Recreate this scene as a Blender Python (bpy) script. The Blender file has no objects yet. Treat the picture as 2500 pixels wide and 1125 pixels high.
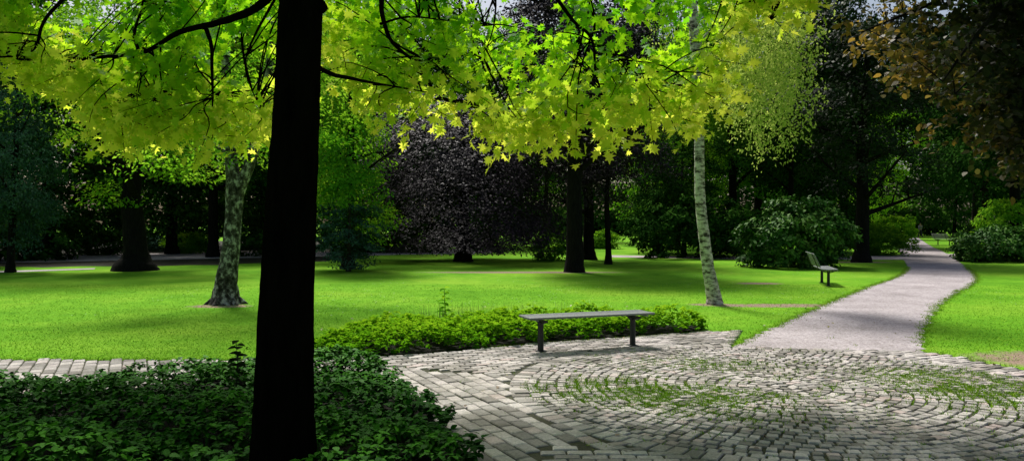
import bpy, math, random
import numpy as np
from mathutils import Vector, Matrix
random.seed(7)
R = np.random.default_rng(11)
scene = bpy.context.scene
coll = scene.collection
F = 1900.0; H = 1.7; HZ = 545.0
def G(u, v):
    y = H*F/(v-HZ); return ((u-1250)/F*y, y)
def W(u, v, y):
    return ((u-1250)/F*y, y, H+(HZ-v)/F*y)

# ------------------------------------------------------------------ helpers
def link(o): coll.objects.link(o); return o
def tag(o, label=None, cat=None, group=None, kind=None):
    if label: o["label"] = label
    if cat: o["category"] = cat
    if group: o["group"] = group
    if kind: o["kind"] = kind
    return o
def empty(name, loc, label, cat, group=None):
    o = bpy.data.objects.new(name, None); o.empty_display_size = .3
    o.location = loc; link(o); return tag(o, label, cat, group)
def obj(name, me, mat=None, parent=None, loc=(0,0,0)):
    o = bpy.data.objects.new(name, me); link(o); o.location = loc
    if mat and not me.materials: me.materials.append(mat)
    if parent: o.parent = parent
    return o
def mesh_np(name, verts, K, rnd=None, mat=None):
    N = verts.shape[0]
    me = bpy.data.meshes.new(name)
    me.vertices.add(N*K); me.vertices.foreach_set("co", verts.reshape(-1).astype(np.float32))
    me.loops.add(N*K); me.loops.foreach_set("vertex_index", np.arange(N*K, dtype=np.int32))
    me.polygons.add(N); me.polygons.foreach_set("loop_start", (np.arange(N)*K).astype(np.int32))
    me.update(calc_edges=True)
    if rnd is not None:
        a = me.attributes.new("rnd", 'FLOAT', 'POINT')
        a.data.foreach_set("value", np.repeat(rnd, K).astype(np.float32))
    if mat: me.materials.append(mat)
    return me
def mesh_py(name, verts, faces, mat=None, smooth=True):
    me = bpy.data.meshes.new(name); me.from_pydata([tuple(v) for v in verts], [], faces); me.update()
    if smooth: me.polygons.foreach_set("use_smooth", [True]*len(me.polygons))
    if mat: me.materials.append(mat)
    return me
def norm(a): return a/np.maximum(np.linalg.norm(a, axis=-1, keepdims=True), 1e-9)

DIAMOND = np.array([(0,0),(.27,.45),(0,1),(-.27,.45)])
OVAL = np.array([(0,0),(.22,.2),(.27,.5),(.15,.8),(0,1),(-.15,.8),(-.27,.5),(-.22,.2)])
half = [(0,0),(.10,.14),(.36,.06),(.2,.27),(.52,.42),(.2,.48),(.34,.78),(.12,.70)]
STAR = np.array(half+[(0,1.0)]+[(-x,y) for x,y in half[:0:-1]])
def leaf_verts(pos, nrm, dr, size, shape, fold=.35, droop=.2):
    nrm = norm(nrm); dr = norm(dr - nrm*np.sum(dr*nrm, -1, keepdims=True)); sd = np.cross(dr, nrm)
    x = shape[None,:,0,None]; y = shape[None,:,1,None]; s = size[:,None,None]
    z = np.abs(x)*fold - droop*y*y
    return pos[:,None,:] + s*(x*sd[:,None,:] + y*dr[:,None,:] + z*nrm[:,None,:])

def catmull(pts, rad, n=4):
    P = [np.array(p, float) for p in pts]; out=[]; ro=[]
    for i in range(len(P)-1):
        p0 = P[max(i-1,0)]; p1=P[i]; p2=P[i+1]; p3=P[min(i+2,len(P)-1)]
        for k in range(n):
            t=k/n
            out.append(.5*((2*p1)+(-p0+p2)*t+(2*p0-5*p1+4*p2-p3)*t*t+(-p0+3*p1-3*p2+p3)*t**3))
            ro.append(rad[i]*(1-t)+rad[i+1]*t)
    out.append(P[-1]); ro.append(rad[-1]); return out, ro
def tube(V, Fc, pts, rad, seg=10, n=4, rough=0.0):
    pts, rad = catmull(pts, rad, n); base=len(V); u = None
    for i,p in enumerate(pts):
        d = (pts[min(i+1,len(pts)-1)]-pts[max(i-1,0)]); d/= (np.linalg.norm(d)+1e-9)
        if u is None:
            a = np.array((1,0,0.)) if abs(d[0])<.8 else np.array((0,1,0.))
            u = a-d*a.dot(d)
        else: u = u-d*u.dot(d)
        u/= np.linalg.norm(u)+1e-9; w=np.cross(d,u)
        for k in range(seg):
            a=2*math.pi*k/seg; r=rad[i]*(1+random.uniform(-rough,rough))
            V.append(p+r*(math.cos(a)*u+math.sin(a)*w))
    m=len(pts)
    for i in range(m-1):
        for k in range(seg):
            a=base+i*seg+k; b=base+i*seg+(k+1)%seg
            Fc.append((a,b,b+seg,a+seg))
    Fc.append(tuple(base+(m-1)*seg+k for k in range(seg)))
def inpoly(x, y, poly):
    x=np.asarray(x); y=np.asarray(y); ins=np.zeros(x.shape,bool); n=len(poly); j=n-1
    for i in range(n):
        xi,yi=poly[i]; xj,yj=poly[j]
        c=((yi>y)!=(yj>y))&(x<(xj-xi)*(y-yi)/((yj-yi)+1e-12)+xi); ins^=c; j=i
    return ins

# ------------------------------------------------------------------ materials
def newmat(name):
    m=bpy.data.materials.new(name); m.use_nodes=True; nt=m.node_tree; nt.nodes.clear()
    out=nt.nodes.new('ShaderNodeOutputMaterial'); return m,nt,out
def N(nt,t,**kw):
    n=nt.nodes.new(t)
    for k,v in kw.items():
        if k in n.inputs: n.inputs[k].default_value=v
        else: setattr(n,k,v)
    return n
def ramp(nt, fac, stops):
    r=nt.nodes.new('ShaderNodeValToRGB'); e=r.color_ramp.elements
    while len(e)<len(stops): e.new(.5)
    for i,(p,c) in enumerate(stops): e[i].position=p; e[i].color=(*c,1) if len(c)==3 else c
    nt.links.new(fac, r.inputs[0]); return r.outputs[0]
def noise(nt, scale, vec=None, detail=4, rough=.6):
    n=nt.nodes.new('ShaderNodeTexNoise'); n.inputs['Scale'].default_value=scale; n.inputs['Detail'].default_value=detail
    n.inputs['Roughness'].default_value=rough
    if vec is not None: nt.links.new(vec,n.inputs['Vector'])
    return n.outputs['Fac']
def mixc(nt, fac, a, b, mode='MIX'):
    m=nt.nodes.new('ShaderNodeMix'); m.data_type='RGBA'; m.blend_type=mode
    for s,v in ((m.inputs[0],fac),(m.inputs[6],a),(m.inputs[7],b)):
        if hasattr(v,'links'): nt.links.new(v,s)
        elif isinstance(v,(int,float)): s.default_value=v
        else: s.default_value=(*v,1)
    return m.outputs[2]
def leafmat(name, cols, tcols=None, mix=.45, rough=.5, spec=.5):
    m,nt,out=newmat(name)
    at=nt.nodes.new('ShaderNodeAttribute'); at.attribute_name='rnd'
    k=len(cols)
    c=ramp(nt, at.outputs['Fac'], [(i/(k-1),cc) for i,cc in enumerate(cols)])
    if spec>0:
        b=N(nt,'ShaderNodeBsdfPrincipled',Roughness=rough); b.inputs['Specular IOR Level'].default_value=spec
        nt.links.new(c,b.inputs['Base Color'])
    else:
        b=nt.nodes.new('ShaderNodeBsdfDiffuse'); nt.links.new(c,b.inputs['Color'])
    if tcols is None:
        nt.links.new(b.outputs[0],out.inputs[0]); return m
    k=len(tcols); t=ramp(nt, at.outputs['Fac'], [(i/(k-1),cc) for i,cc in enumerate(tcols)])
    tr=nt.nodes.new('ShaderNodeBsdfTranslucent'); nt.links.new(t,tr.inputs['Color'])
    ms=N(nt,'ShaderNodeMixShader'); ms.inputs[0].default_value=mix
    nt.links.new(b.outputs[0],ms.inputs[1]); nt.links.new(tr.outputs[0],ms.inputs[2]); nt.links.new(ms.outputs[0],out.inputs[0])
    return m
def barkmat(name, stops, zscale=.25, scale=14, bump=.5, rough=.9, spec=.2):
    m,nt,out=newmat(name)
    tc=nt.nodes.new('ShaderNodeTexCoord'); mp=nt.nodes.new('ShaderNodeMapping'); mp.inputs['Scale'].default_value=(1,1,zscale)
    nt.links.new(tc.outputs['Object'],mp.inputs[0])
    nz=noise(nt,scale,mp.outputs[0],6,.65); c=ramp(nt,nz,stops)
    b=N(nt,'ShaderNodeBsdfPrincipled',Roughness=rough); b.inputs['Specular IOR Level'].default_value=spec
    nt.links.new(c,b.inputs['Base Color'])
    bp=N(nt,'ShaderNodeBump',Strength=bump,Distance=.03); nt.links.new(nz,bp.inputs['Height']); nt.links.new(bp.outputs[0],b.inputs['Normal'])
    nt.links.new(b.outputs[0],out.inputs[0]); return m
M_bark_black=barkmat('silhouette_bark',[(.3,(.002,.002,.0015)),(.7,(.006,.005,.004))],.2,16,.7,1,0)  # near-black bark: the backlit silhouette's shade is put into the colour
M_bark_dark=barkmat('dark_bark',[(.3,(.004,.004,.003)),(.7,(.016,.014,.012))],.2,16,.7,.95,.08)
M_bark=barkmat('bark',[(.3,(.010,.008,.006)),(.7,(.045,.038,.03))],.2,12,.8)
M_birch=barkmat('birch_bark',[(.38,(.03,.026,.02)),(.46,(.26,.24,.20)),(.56,(.56,.53,.46)),(.8,(.68,.65,.57))],2.2,7,.35,.8)
M_birch_old=barkmat('old_birch_bark',[(.40,(.012,.011,.008)),(.52,(.07,.065,.055)),(.62,(.36,.35,.32)),(.8,(.55,.54,.50))],.8,9,.5,.85)

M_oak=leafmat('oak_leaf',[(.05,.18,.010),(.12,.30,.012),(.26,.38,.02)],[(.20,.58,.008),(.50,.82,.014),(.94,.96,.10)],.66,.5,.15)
M_copper=leafmat('copper_beech_leaf',[(.008,.005,.009),(.017,.011,.018),(.034,.021,.034)],None,0,.55,.18)
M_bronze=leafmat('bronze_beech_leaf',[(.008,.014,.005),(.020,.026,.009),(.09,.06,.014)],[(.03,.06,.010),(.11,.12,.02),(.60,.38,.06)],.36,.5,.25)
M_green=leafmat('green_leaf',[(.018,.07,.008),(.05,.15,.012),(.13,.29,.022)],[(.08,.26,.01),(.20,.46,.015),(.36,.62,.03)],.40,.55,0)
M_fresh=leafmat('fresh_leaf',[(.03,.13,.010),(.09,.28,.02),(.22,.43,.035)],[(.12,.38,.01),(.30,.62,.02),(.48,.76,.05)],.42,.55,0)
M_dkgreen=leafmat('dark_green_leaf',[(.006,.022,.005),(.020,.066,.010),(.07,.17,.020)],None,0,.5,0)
M_maple=leafmat('dark_maple_leaf',[(.005,.012,.004),(.014,.030,.008),(.045,.075,.018)],None,0,.5,.08)
M_blue=leafmat('blue_green_needle',[(.014,.045,.028),(.04,.095,.058),(.10,.19,.12)],None,0,.5,0)
M_birchleaf=leafmat('birch_leaf',[(.14,.22,.03),(.24,.34,.06)],[(.44,.62,.08),(.66,.76,.18)],.5,.5,0)
M_rhodo=leafmat('rhododendron_leaf',[(.012,.05,.010),(.045,.13,.018),(.14,.28,.04)],None,0,.5,.06)
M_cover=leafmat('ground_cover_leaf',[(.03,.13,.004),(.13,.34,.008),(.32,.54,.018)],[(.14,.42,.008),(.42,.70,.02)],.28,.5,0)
M_coverdk=leafmat('shaded_cover_leaf',[(.003,.024,.002),(.016,.085,.003),(.055,.20,.007)],None,0,.5,.03)  # darker copy of the cover leaf, canopy shade put into its colour
M_far=leafmat('far_wood_leaf',[(.010,.03,.006),(.04,.11,.012),(.12,.26,.03)],None,0,.6,0)
M_grass=leafmat('grass_blade',[(.14,.36,.015),(.20,.44,.02),(.30,.50,.045)],None,0,.6,0)

def groundmat():
    m,nt,out=newmat('lawn')
    geo=nt.nodes.new('ShaderNodeNewGeometry'); P=geo.outputs['Position']
    big=noise(nt,.30,P,5,.6); c=ramp(nt,big,[(.34,(.10,.285,.012)),(.48,(.145,.36,.018)),(.66,(.22,.42,.030))])  # broad dark dapples put soft tree shadow into the lawn colour
    fine=noise(nt,22,P,6,.75); f=ramp(nt,fine,[(.3,(.7,.72,.6)),(.7,(1.18,1.16,1.2))])
    c=mixc(nt,1,c,f,'MULTIPLY')
    mid=noise(nt,2.6,P,5,.65); f2=ramp(nt,mid,[(.35,(.80,.84,.78)),(.65,(1.10,1.06,1.1))])
    c=mixc(nt,1,c,f2,'MULTIPLY')
    tot=None
    for (x,y,rx,ry) in [(7.2,9.7,2.1,.95),(5.5,16.1,2.2,.5),(-6.0,16.0,.9,.5),(7.0,22.0,.9,.5),(4.2,16.3,.7,.35),(0.4,27,5,.7),(15.2,34,2,.8)]:
        mp=nt.nodes.new('ShaderNodeMapping'); mp.vector_type='TEXTURE'; mp.inputs['Location'].default_value=(x,y,0); mp.inputs['Scale'].default_value=(rx,ry,1)
        nt.links.new(P,mp.inputs[0])
        ln=nt.nodes.new('ShaderNodeVectorMath'); ln.operation='LENGTH'; nt.links.new(mp.outputs[0],ln.inputs[0])
        mr=nt.nodes.new('ShaderNodeMapRange'); mr.inputs[1].default_value=1.25; mr.inputs[2].default_value=.25; nt.links.new(ln.outputs['Value'],mr.inputs[0])
        if tot is None: tot=mr.outputs[0]
        else:
            a=nt.nodes.new('ShaderNodeMath'); a.operation='MAXIMUM'; nt.links.new(tot,a.inputs[0]); nt.links.new(mr.outputs[0],a.inputs[1]); tot=a.outputs[0]
    nn=noise(nt,5,P,6,.75)
    a=nt.nodes.new('ShaderNodeMath'); a.operation='MULTIPLY_ADD'; nt.links.new(nn,a.inputs[0]); a.inputs[1].default_value=1.0; nt.links.new(tot,a.inputs[2])
    mr=nt.nodes.new('ShaderNodeMapRange'); mr.inputs[1].default_value=.95; mr.inputs[2].default_value=1.2; nt.links.new(a.outputs[0],mr.inputs[0])
    soil=ramp(nt,fine,[(.3,(.13,.09,.06)),(.7,(.42,.32,.24))])
    c=mixc(nt,mr.outputs[0],c,soil)
    b=N(nt,'ShaderNodeBsdfPrincipled',Roughness=.95); b.inputs['Specular IOR Level'].default_value=.05
    nt.links.new(c,b.inputs['Base Color'])
    bp=N(nt,'ShaderNodeBump',Strength=.4,Distance=.025); nt.links.new(fine,bp.inputs['Height']); nt.links.new(bp.outputs[0],b.inputs['Normal'])
    nt.links.new(b.outputs[0],out.inputs[0]); return m
M_ground=groundmat()
def pathmat(name, lo, hi, sc=40, big_amp=(.72,1.1)):
    m,nt,out=newmat(name)
    geo=nt.nodes.new('ShaderNodeNewGeometry'); P=geo.outputs['Position']
    fine=noise(nt,sc,P,6,.85); c=ramp(nt,fine,[(.36,lo),(.64,hi)])
    big=noise(nt,.9,P,6,.7); a,b_=big_amp; f=ramp(nt,big,[(.33,(a,a*.99,a*.97)),(.62,(b_,b_,b_))])
    c=mixc(nt,1,c,f,'MULTIPLY')
    sp=noise(nt,9,P,6,.8); f=ramp(nt,sp,[(.36,(.62,.61,.56)),(.5,(1,1,1))]); c=mixc(nt,1,c,f,'MULTIPLY')
    b=N(nt,'ShaderNodeBsdfPrincipled',Roughness=.92); b.inputs['Specular IOR Level'].default_value=.2
    nt.links.new(c,b.inputs['Base Color'])
    bp=N(nt,'ShaderNodeBump',Strength=.7,Distance=.015); nt.links.new(fine,bp.inputs['Height']); nt.links.new(bp.outputs[0],b.inputs['Normal'])
    nt.links.new(b.outputs[0],out.inputs[0]); return m
M_path=pathmat('path_gravel',(.22,.195,.20),(.64,.58,.59),26)
M_joint=pathmat('joint_sand',(.03,.035,.02),(.10,.10,.06),60)
M_soil=pathmat('bed_soil',(.004,.006,.002),(.014,.014,.006),20)
M_woodshade=pathmat('wood_shade_tone',(.008,.010,.004),(.035,.032,.016),6)  # dark tone for the painted shade under the left trees
M_wallstone=pathmat('pale_stone',(.25,.24,.22),(.42,.40,.37),12)
def stonemat():
    m,nt,out=newmat('paving_stone')
    at=nt.nodes.new('ShaderNodeAttribute'); at.attribute_name='rnd'
    c=ramp(nt,at.outputs['Fac'],[(0,(.22,.20,.18)),(.3,(.36,.34,.32)),(.6,(.50,.455,.435)),(.85,(.58,.54,.51)),(1,(.50,.40,.38))])
    geo=nt.nodes.new('ShaderNodeNewGeometry'); P=geo.outputs['Position']
    f=ramp(nt,noise(nt,45,P,5,.8),[(.35,(.62,.62,.62)),(.65,(1.15,1.15,1.15))]); c=mixc(nt,1,c,f,'MULTIPLY')
    f=ramp(nt,noise(nt,1.3,P,6,.7),[(.33,(.52,.52,.47)),(.62,(1.08,1.08,1.08))]); c=mixc(nt,1,c,f,'MULTIPLY')
    b=N(nt,'ShaderNodeBsdfPrincipled',Roughness=.85); b.inputs['Specular IOR Level'].default_value=.3
    nt.links.new(c,b.inputs['Base Color']); nt.links.new(b.outputs[0],out.inputs[0]); return m
M_stone=stonemat()
def plain(name,col,rough=.6,metal=0,sc=30,var=.25):
    m,nt,out=newmat(name)
    tc=nt.nodes.new('ShaderNodeTexCoord'); nz=noise(nt,sc,tc.outputs['Object'],5,.7)
    c=ramp(nt,nz,[(.3,tuple(x*(1-var) for x in col)),(.7,tuple(x*(1+var) for x in col))])
    b=N(nt,'ShaderNodeBsdfPrincipled',Roughness=rough,Metallic=metal); nt.links.new(c,b.inputs['Base Color'])
    nt.links.new(b.outputs[0],out.inputs[0]); return m
M_slat=plain('weathered_slat',(.18,.20,.19),.5,0,30,.35)
M_iron=plain('dark_iron',(.014,.016,.016),.5,.2)

# ------------------------------------------------------------------ ground
def sheet(name, poly, z, mat):
    me=bpy.data.meshes.new(name); me.from_pydata([(x,y,z) for x,y in poly],[],[tuple(range(len(poly)))]); me.update()
    if me.polygons[0].normal.z<0: me.flip_normals()
    o=obj(name,me,mat); tag(o,kind='structure'); return o
def jitter(poly, step=.25, amp=.04, closed=True):
    out=[]; n=len(poly)
    for i in range(n if closed else n-1):
        a=np.array(poly[i]); b=np.array(poly[(i+1)%n]); L=np.linalg.norm(b-a); k=max(1,int(L/step))
        for j in range(k):
            p=a+(b-a)*j/k; out.append((p[0]+random.gauss(0,amp),p[1]+random.gauss(0,amp)))
    return out
def smooth2(pts,n=6):
    o,_=catmull([(x,y,0) for x,y in pts],[0]*len(pts),n); return [(p[0],p[1]) for p in o]
sheet('ground',[(-600,-60),(600,-60),(600,900),(-600,900)],0,M_ground)
left=[(1700,875),(1785,850),(1840,822),(1900,795),(1990,755),(2060,725),(2120,702),(2190,676),(2216,655),(2208,635),(2196,612),(2190,595),(2188,580)]
right=[(2250,880),(2252,855),(2262,800),(2290,752),(2340,713),(2384,688),(2380,668),(2352,648),(2330,630),(2300,613),(2268,598),(2242,580)]
Lp=smooth2([G(*p) for p in left]); Rp=smooth2([G(*p) for p in right])
pathpoly=jitter(Lp+Rp[::-1],.10,.035)
sheet('path',pathpoly,.004,M_path)
cross=[G(1480,623),G(1830,627),G(2080,626),G(2360,619),G(2380,626),G(2370,634),G(2080,634),G(1830,633.5),G(1480,628)]
sheet('cross_path',jitter(cross,.5,.04),.008,M_path)
sheet('wood_shade_sheet',jitter([(-9.5,34),(-14,31),(-19,30.5),(-30,29),(-60,28),(-60,75),(-12,75),(-8,44),(-7,38)],1.0,.35),.004,M_woodshade)  # dark sheet painting tree shade onto the ground
sheet('garden_path',jitter([G(-400,630),G(640,615),G(1200,612),G(1200,617),G(640,629),G(-400,650)],.8,.05),.008,M_path)
sheet('lawn_path',jitter([G(-200,668),G(230,655),G(230,658),G(-200,673)],.8,.03),.012,M_path)
pav=[(-10,9.6),(-2.4,9.6),(-2.16,9.75),(-1.31,9.95),(-0.28,10.55),(0.89,11.2),(2.18,11.75),(3.56,12.28),(2.98,10.6),(5.4,10.25),(5.9,8.97),(9,8.0),(9,2),(-10,2)]
sheet('paving_bed',pav,.008,M_joint)
bed1=[(-0.05,2.5),(-0.12,4.6),(-0.32,5.57),(-0.52,6.15),(-0.77,6.95),(-1.17,7.97),(-1.75,8.85),(-2.4,8.85),(-3.2,8.35),(-4.7,7.5),(-7.5,6.6),(-9.5,6.2),(-9.5,2.5)]
CX,CY,CR=2.8,8.0,2.62
quads=[]; 
for k in range(1,26):
    r=k*.104; n=max(4,int(2*math.pi*r/.108)); off=random.random()*6
    if r>CR: break
    for j in range(n):
        a0=off+2*math.pi*(j+random.uniform(-.09,.09)+.08)/n; a1=off+2*math.pi*(j+1+random.uniform(-.09,.09)-.08)/n
        dr_=random.uniform(-.014,.014)
        r0=r-.044+random.uniform(-.008,.006)+dr_; r1=r+.044+random.uniform(-.006,.008)+dr_
        quads.append([(CX+rr*math.cos(a),CY+rr*math.sin(a)) for rr,a in ((r0,a0),(r1,a0),(r1,a1),(r0,a1))])
def region(x,y):
    r=math.hypot(x-CX,y-CY)
    if r<CR+.02: return 0
    if r<CR+.22: return 4
    if y<5.75+.15*(x<.6) and x>0.2: return 2
    if x<.75 and y<9.1-.35*(x+1.5): return 1
    return 3
for reg,th,sx,sy in ((1,-64,.21,.135),(2,0,.20,.10),(3,24,.20,.10)):
    c,s=math.cos(math.radians(th)),math.sin(math.radians(th))
    for i in range(-90,90):
        for j in range(-150,150):
            px=(i+.5*(j%2))*sx; py=j*sy; x=c*px-s*py+1; y=s*px+c*py+8
            if not(-8<x<9 and 3.2<y<12.4) or region(x,y)!=reg: continue
            q=[]
            for dx,dy in ((-1,-1),(1,-1),(1,1),(-1,1)):
                ax=px+dx*(sx/2-.006)+random.uniform(-.004,.004); ay=py+dy*(sy/2-.006)+random.uniform(-.004,.004)
                q.append((c*ax-s*ay+1,s*ax+c*ay+8))
            quads.append(q)
n=int(2*math.pi*(CR+.11)/.13)
for j in range(n):
    a0=2*math.pi*(j+.05)/n;a1=2*math.pi*(j+.95)/n
    quads.append([(CX+rr*math.cos(a),CY+rr*math.sin(a)) for rr,a in ((CR+.02,a0),(CR+.21,a0),(CR+.21,a1),(CR+.02,a1))])
Q=np.array(quads); C=Q.mean(1)
keep=inpoly(C[:,0],C[:,1],pav)&~inpoly(C[:,0],C[:,1],bed1)&(C[:,1]>3.2)
Q=Q[keep]; C=Q.mean(1); nQ=len(Q)
top=C[:,None,:]+(Q-C[:,None,:])*.86
zt=.022+R.normal(0,.0025,(nQ,1))+R.normal(0,.0018,(nQ,4))
T=np.concatenate([top,zt[...,None]],-1); B=np.concatenate([Q,np.full((nQ,4,1),.006)],-1)
mid=np.concatenate([C[:,None,:]+(Q-C[:,None,:])*.98,(zt-.007)[...,None]],-1)
faces=[T]
for k in range(4):
    k2=(k+1)%4
    faces.append(np.stack([mid[:,k],mid[:,k2],T[:,k2],T[:,k]],1)); faces.append(np.stack([B[:,k],B[:,k2],mid[:,k2],mid[:,k]],1))
rn=R.random(nQ)
e1=Q[:,1]-Q[:,0]; e2=Q[:,2]-Q[:,0]; sgn=e1[:,0]*e2[:,1]-e1[:,1]*e2[:,0]
allv=np.concatenate(faces,0); allr=np.tile(rn,len(faces)); sg=np.tile(sgn,len(faces))
allv[sg<0]=allv[sg<0][:,::-1]
o=obj('paving',mesh_np('paving',allv,4,allr,M_stone)); tag(o,kind='structure')

# ------------------------------------------------------------------ ground cover beds
def cover(name, poly, hgt, dens, mat, label, soilname, lf=.07, hole=None):
    xs=[p[0] for p in poly]; ys=[p[1] for p in poly]
    sheet(soilname, poly, .03, M_soil)
    A=(max(xs)-min(xs))*(max(ys)-min(ys)); n=int(A*dens)
    x=R.uniform(min(xs),max(xs),n); y=R.uniform(min(ys),max(ys),n)
    e=np.array(jitter(poly,.15,.09)); k=inpoly(x,y,[tuple(p) for p in e])
    k&=(y>4.2)
    if hole: k&=~((np.hypot(x-hole[0],y-hole[1])<hole[2]))
    x=x[k];y=y[k]; n=len(x)
    d=np.full(n,9.)
    for i in range(len(poly)):
        a=np.array(poly[i]);b=np.array(poly[(i+1)%len(poly)]);ab=b-a;t=np.clip(((x-a[0])*ab[0]+(y-a[1])*ab[1])/(ab@ab),0,1)
        d=np.minimum(d,np.hypot(x-a[0]-t*ab[0],y-a[1]-t*ab[1]))
    bump=(1+.2*np.sin(x*3.1+np.sin(y*2.3)*2)+.16*np.sin(y*5.3+x*2.2)+.14*np.sin(x*9+y*4)*np.sin(y*8-x*3))
    zz=hgt*(.35+.65*np.clip(d/.25,0,1)**.5)*bump
    up=R.random(n)<.6
    z=.03+zz*np.where(up,R.uniform(.8,1.2,n),R.uniform(.15,.85,n))
    K=7; ang=(R.random(n)*6.28)[:,None]+np.arange(K)[None]*6.283/K+R.normal(0,.2,(n,K))
    tilt=R.uniform(-.35,.45,(n,K)); tx=R.normal(0,.25,(n,1)); ty=R.normal(0,.25,(n,1))
    dr=np.stack([np.cos(ang),np.sin(ang),tilt+tx*np.cos(ang)+ty*np.sin(ang)],-1).reshape(-1,3)
    nr=np.stack([-np.cos(ang)*tilt,-np.sin(ang)*tilt,np.ones_like(ang)],-1).reshape(-1,3)+R.normal(0,.25,(n*K,3))
    pos=np.repeat(np.stack([x,y,z],-1),K,0)+R.normal(0,.008,(n*K,3))
    V=leaf_verts(pos,nr,dr,R.uniform(.7,1.2,n*K)*lf,OVAL*np.array((1.25,1)),.3,.25)
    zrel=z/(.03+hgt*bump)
    rn=np.clip(np.repeat(R.random(n)*.5+.5*np.clip((zrel-.35)/.8,0,1)+.4*(bump-1),K)*.8+R.random(n*K)*.2-.02,0,1)  # upper leaves lighter, lower ones darker: light on the tops put into colour
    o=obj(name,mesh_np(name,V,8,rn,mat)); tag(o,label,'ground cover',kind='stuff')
bed2=[(-2.63,10.3),(-2.5,9.95),(-2.16,9.8),(-1.31,10.0),(-0.28,10.6),(0.89,11.25),(2.18,11.8),(3.0,12.25),(3.1,12.7),(1.7,13.0),(0,12.8),(-1.6,12.2),(-2.45,11.2)]
TX,TY=-1.40,4.72
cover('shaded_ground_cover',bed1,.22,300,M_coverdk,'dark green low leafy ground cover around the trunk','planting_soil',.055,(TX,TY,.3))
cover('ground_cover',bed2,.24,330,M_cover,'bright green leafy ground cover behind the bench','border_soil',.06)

n=110000
y=9.6+R.random(n)**1.6*12; x=(R.random(n)*2-1)*(y*.70)
ok=~inpoly(x,y,pav)&~inpoly(x,y,pathpoly)&~inpoly(x,y,bed2)&(np.abs(x)<14)
ok&=~(((x-7.2)/2.0)**2+((y-9.7)/.85)**2<R.random(n)*1.2)
x=x[ok];y=y[ok];n=len(x)
h=R.uniform(.010,.028,n); w=.0032*(1+.03*y); a=R.random(n)*6.28
bx=np.cos(a)*w;by=np.sin(a)*w; lx=R.normal(0,.025,n);ly=R.normal(0.0,.025,n)
V=np.stack([np.stack([x-bx,y-by,0*x],-1),np.stack([x+bx,y+by,0*x],-1),np.stack([x+lx,y+ly,h],-1)],1)
o=obj('grass',mesh_np('grass',V,3,R.random(n),M_grass)); tag(o,'short mown green lawn grass','grass',kind='stuff')
def tufts(cx,cy,h0,h1,nb=7,spread=.02,w=.004):
    n=len(cx)*nb; x=np.repeat(cx,nb)+R.normal(0,spread,n); y=np.repeat(cy,nb)+R.normal(0,spread,n)
    h=R.uniform(h0,h1,n); a=R.random(n)*6.28
    bx=np.cos(a)*w;by=np.sin(a)*w; lx=R.normal(0,.02,n);ly=R.normal(0,.02,n); z=np.full(n,.008)
    return np.stack([np.stack([x-bx,y-by,z],-1),np.stack([x+bx,y+by,z],-1),np.stack([x+lx,y+ly,z+h],-1)],1)
n=42000; k=R.integers(3,26,n); a=R.random(n)*6.283; r=(k+.5)*.104+R.normal(0,.022,n)
cx=CX+r*np.cos(a); cy=CY+r*np.sin(a)
def blob(x,y,bx,by,rx,ry): return np.exp(-(((x-bx)/rx)**2+((y-by)/ry)**2))
dn=blob(cx,cy,.95,7.75,.6,.5)*1.4+blob(cx,cy,1.7,7.5,.6,.4)*.6+blob(cx,cy,4.9,8.0,.7,.9)*1.2+blob(cx,cy,2.2,9.3,.9,.4)*.3+blob(cx,cy,1.9,6.9,.6,.4)*.25+.015
dn*=np.clip(.2+1.0*(np.sin(cx*7+np.sin(cy*9)*1.5)*np.sin(cy*8+cx*3)>-.35)+.4*np.sin(cx*23)*np.sin(cy*19),0,2)
ok=R.random(n)<dn
V=tufts(cx[ok],cy[ok],.014,.045,6,.018,.005)
ex=R.uniform(-2.5,5.5,80); ey=R.uniform(5.8,11.5,80)
V=np.concatenate([V,tufts(ex,ey,.01,.05,9,.03)],0)
fr=np.array([p for p in pathpoly if 10.7<p[1]<30]); fr=np.repeat(fr,6,0)+R.normal(0,.05,(len(fr)*6,2))
V=np.concatenate([V,tufts(fr[:,0],fr[:,1],.01,.04,6,.03)],0)
fr=np.array(jitter([(-0.28,10.55),(3.56,12.28),(2.98,10.6)],.02,.04,False)+jitter([(5.4,10.25),(5.9,8.97),(7,8.6)],.02,.06,False)+jitter([(-8,9.6),(-2.4,9.6)],.02,.04,False))
V=np.concatenate([V,tufts(fr[:,0],fr[:,1],.01,.045,5,.03)],0)
V=V[~inpoly(V[:,0,0],V[:,0,1],bed1)]
M_joint_g=leafmat('joint_grass_blade',[(.12,.26,.015),(.20,.38,.02),(.34,.44,.06)],None,0,.6,0)
o=obj('joint_grass',mesh_np('joint_grass',V,3,R.random(len(V)),M_joint_g)); tag(o,'tufts of grass growing between cobbles and along path edges','grass',kind='stuff')
n=1200; x=R.uniform(-8,12,n); y=R.uniform(14,27,n); ok=~inpoly(x,y,pathpoly)&(np.sin(x*1.3)+np.sin(y*.9+x*.4)>-.1); x=x[ok];y=y[ok];n=len(x)
s=.012; a=np.arange(6)*math.pi/3
V=np.stack([x[:,None]+s*np.cos(a),y[:,None]+s*np.sin(a),np.full((n,6),.04)],-1)
M_daisy=plain('daisy_petal',(.6,.6,.55),.7)
o=obj('daisies',mesh_np('daisies',V,6,R.random(n),M_daisy)); tag(o,'tiny white daisies scattered in the lawn','flowers',kind='stuff')
n=150; pos=np.stack([R.uniform(-4,7,n),R.uniform(5.6,16,n),R.uniform(.025,.05,n)],-1)
pos[0]=(1.98,6.05,.04)
V=leaf_verts(pos,R.normal(0,.3,(n,3))+(0,0,1),R.normal(0,1,(n,3)),R.uniform(.03,.07,n),OVAL)
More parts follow.
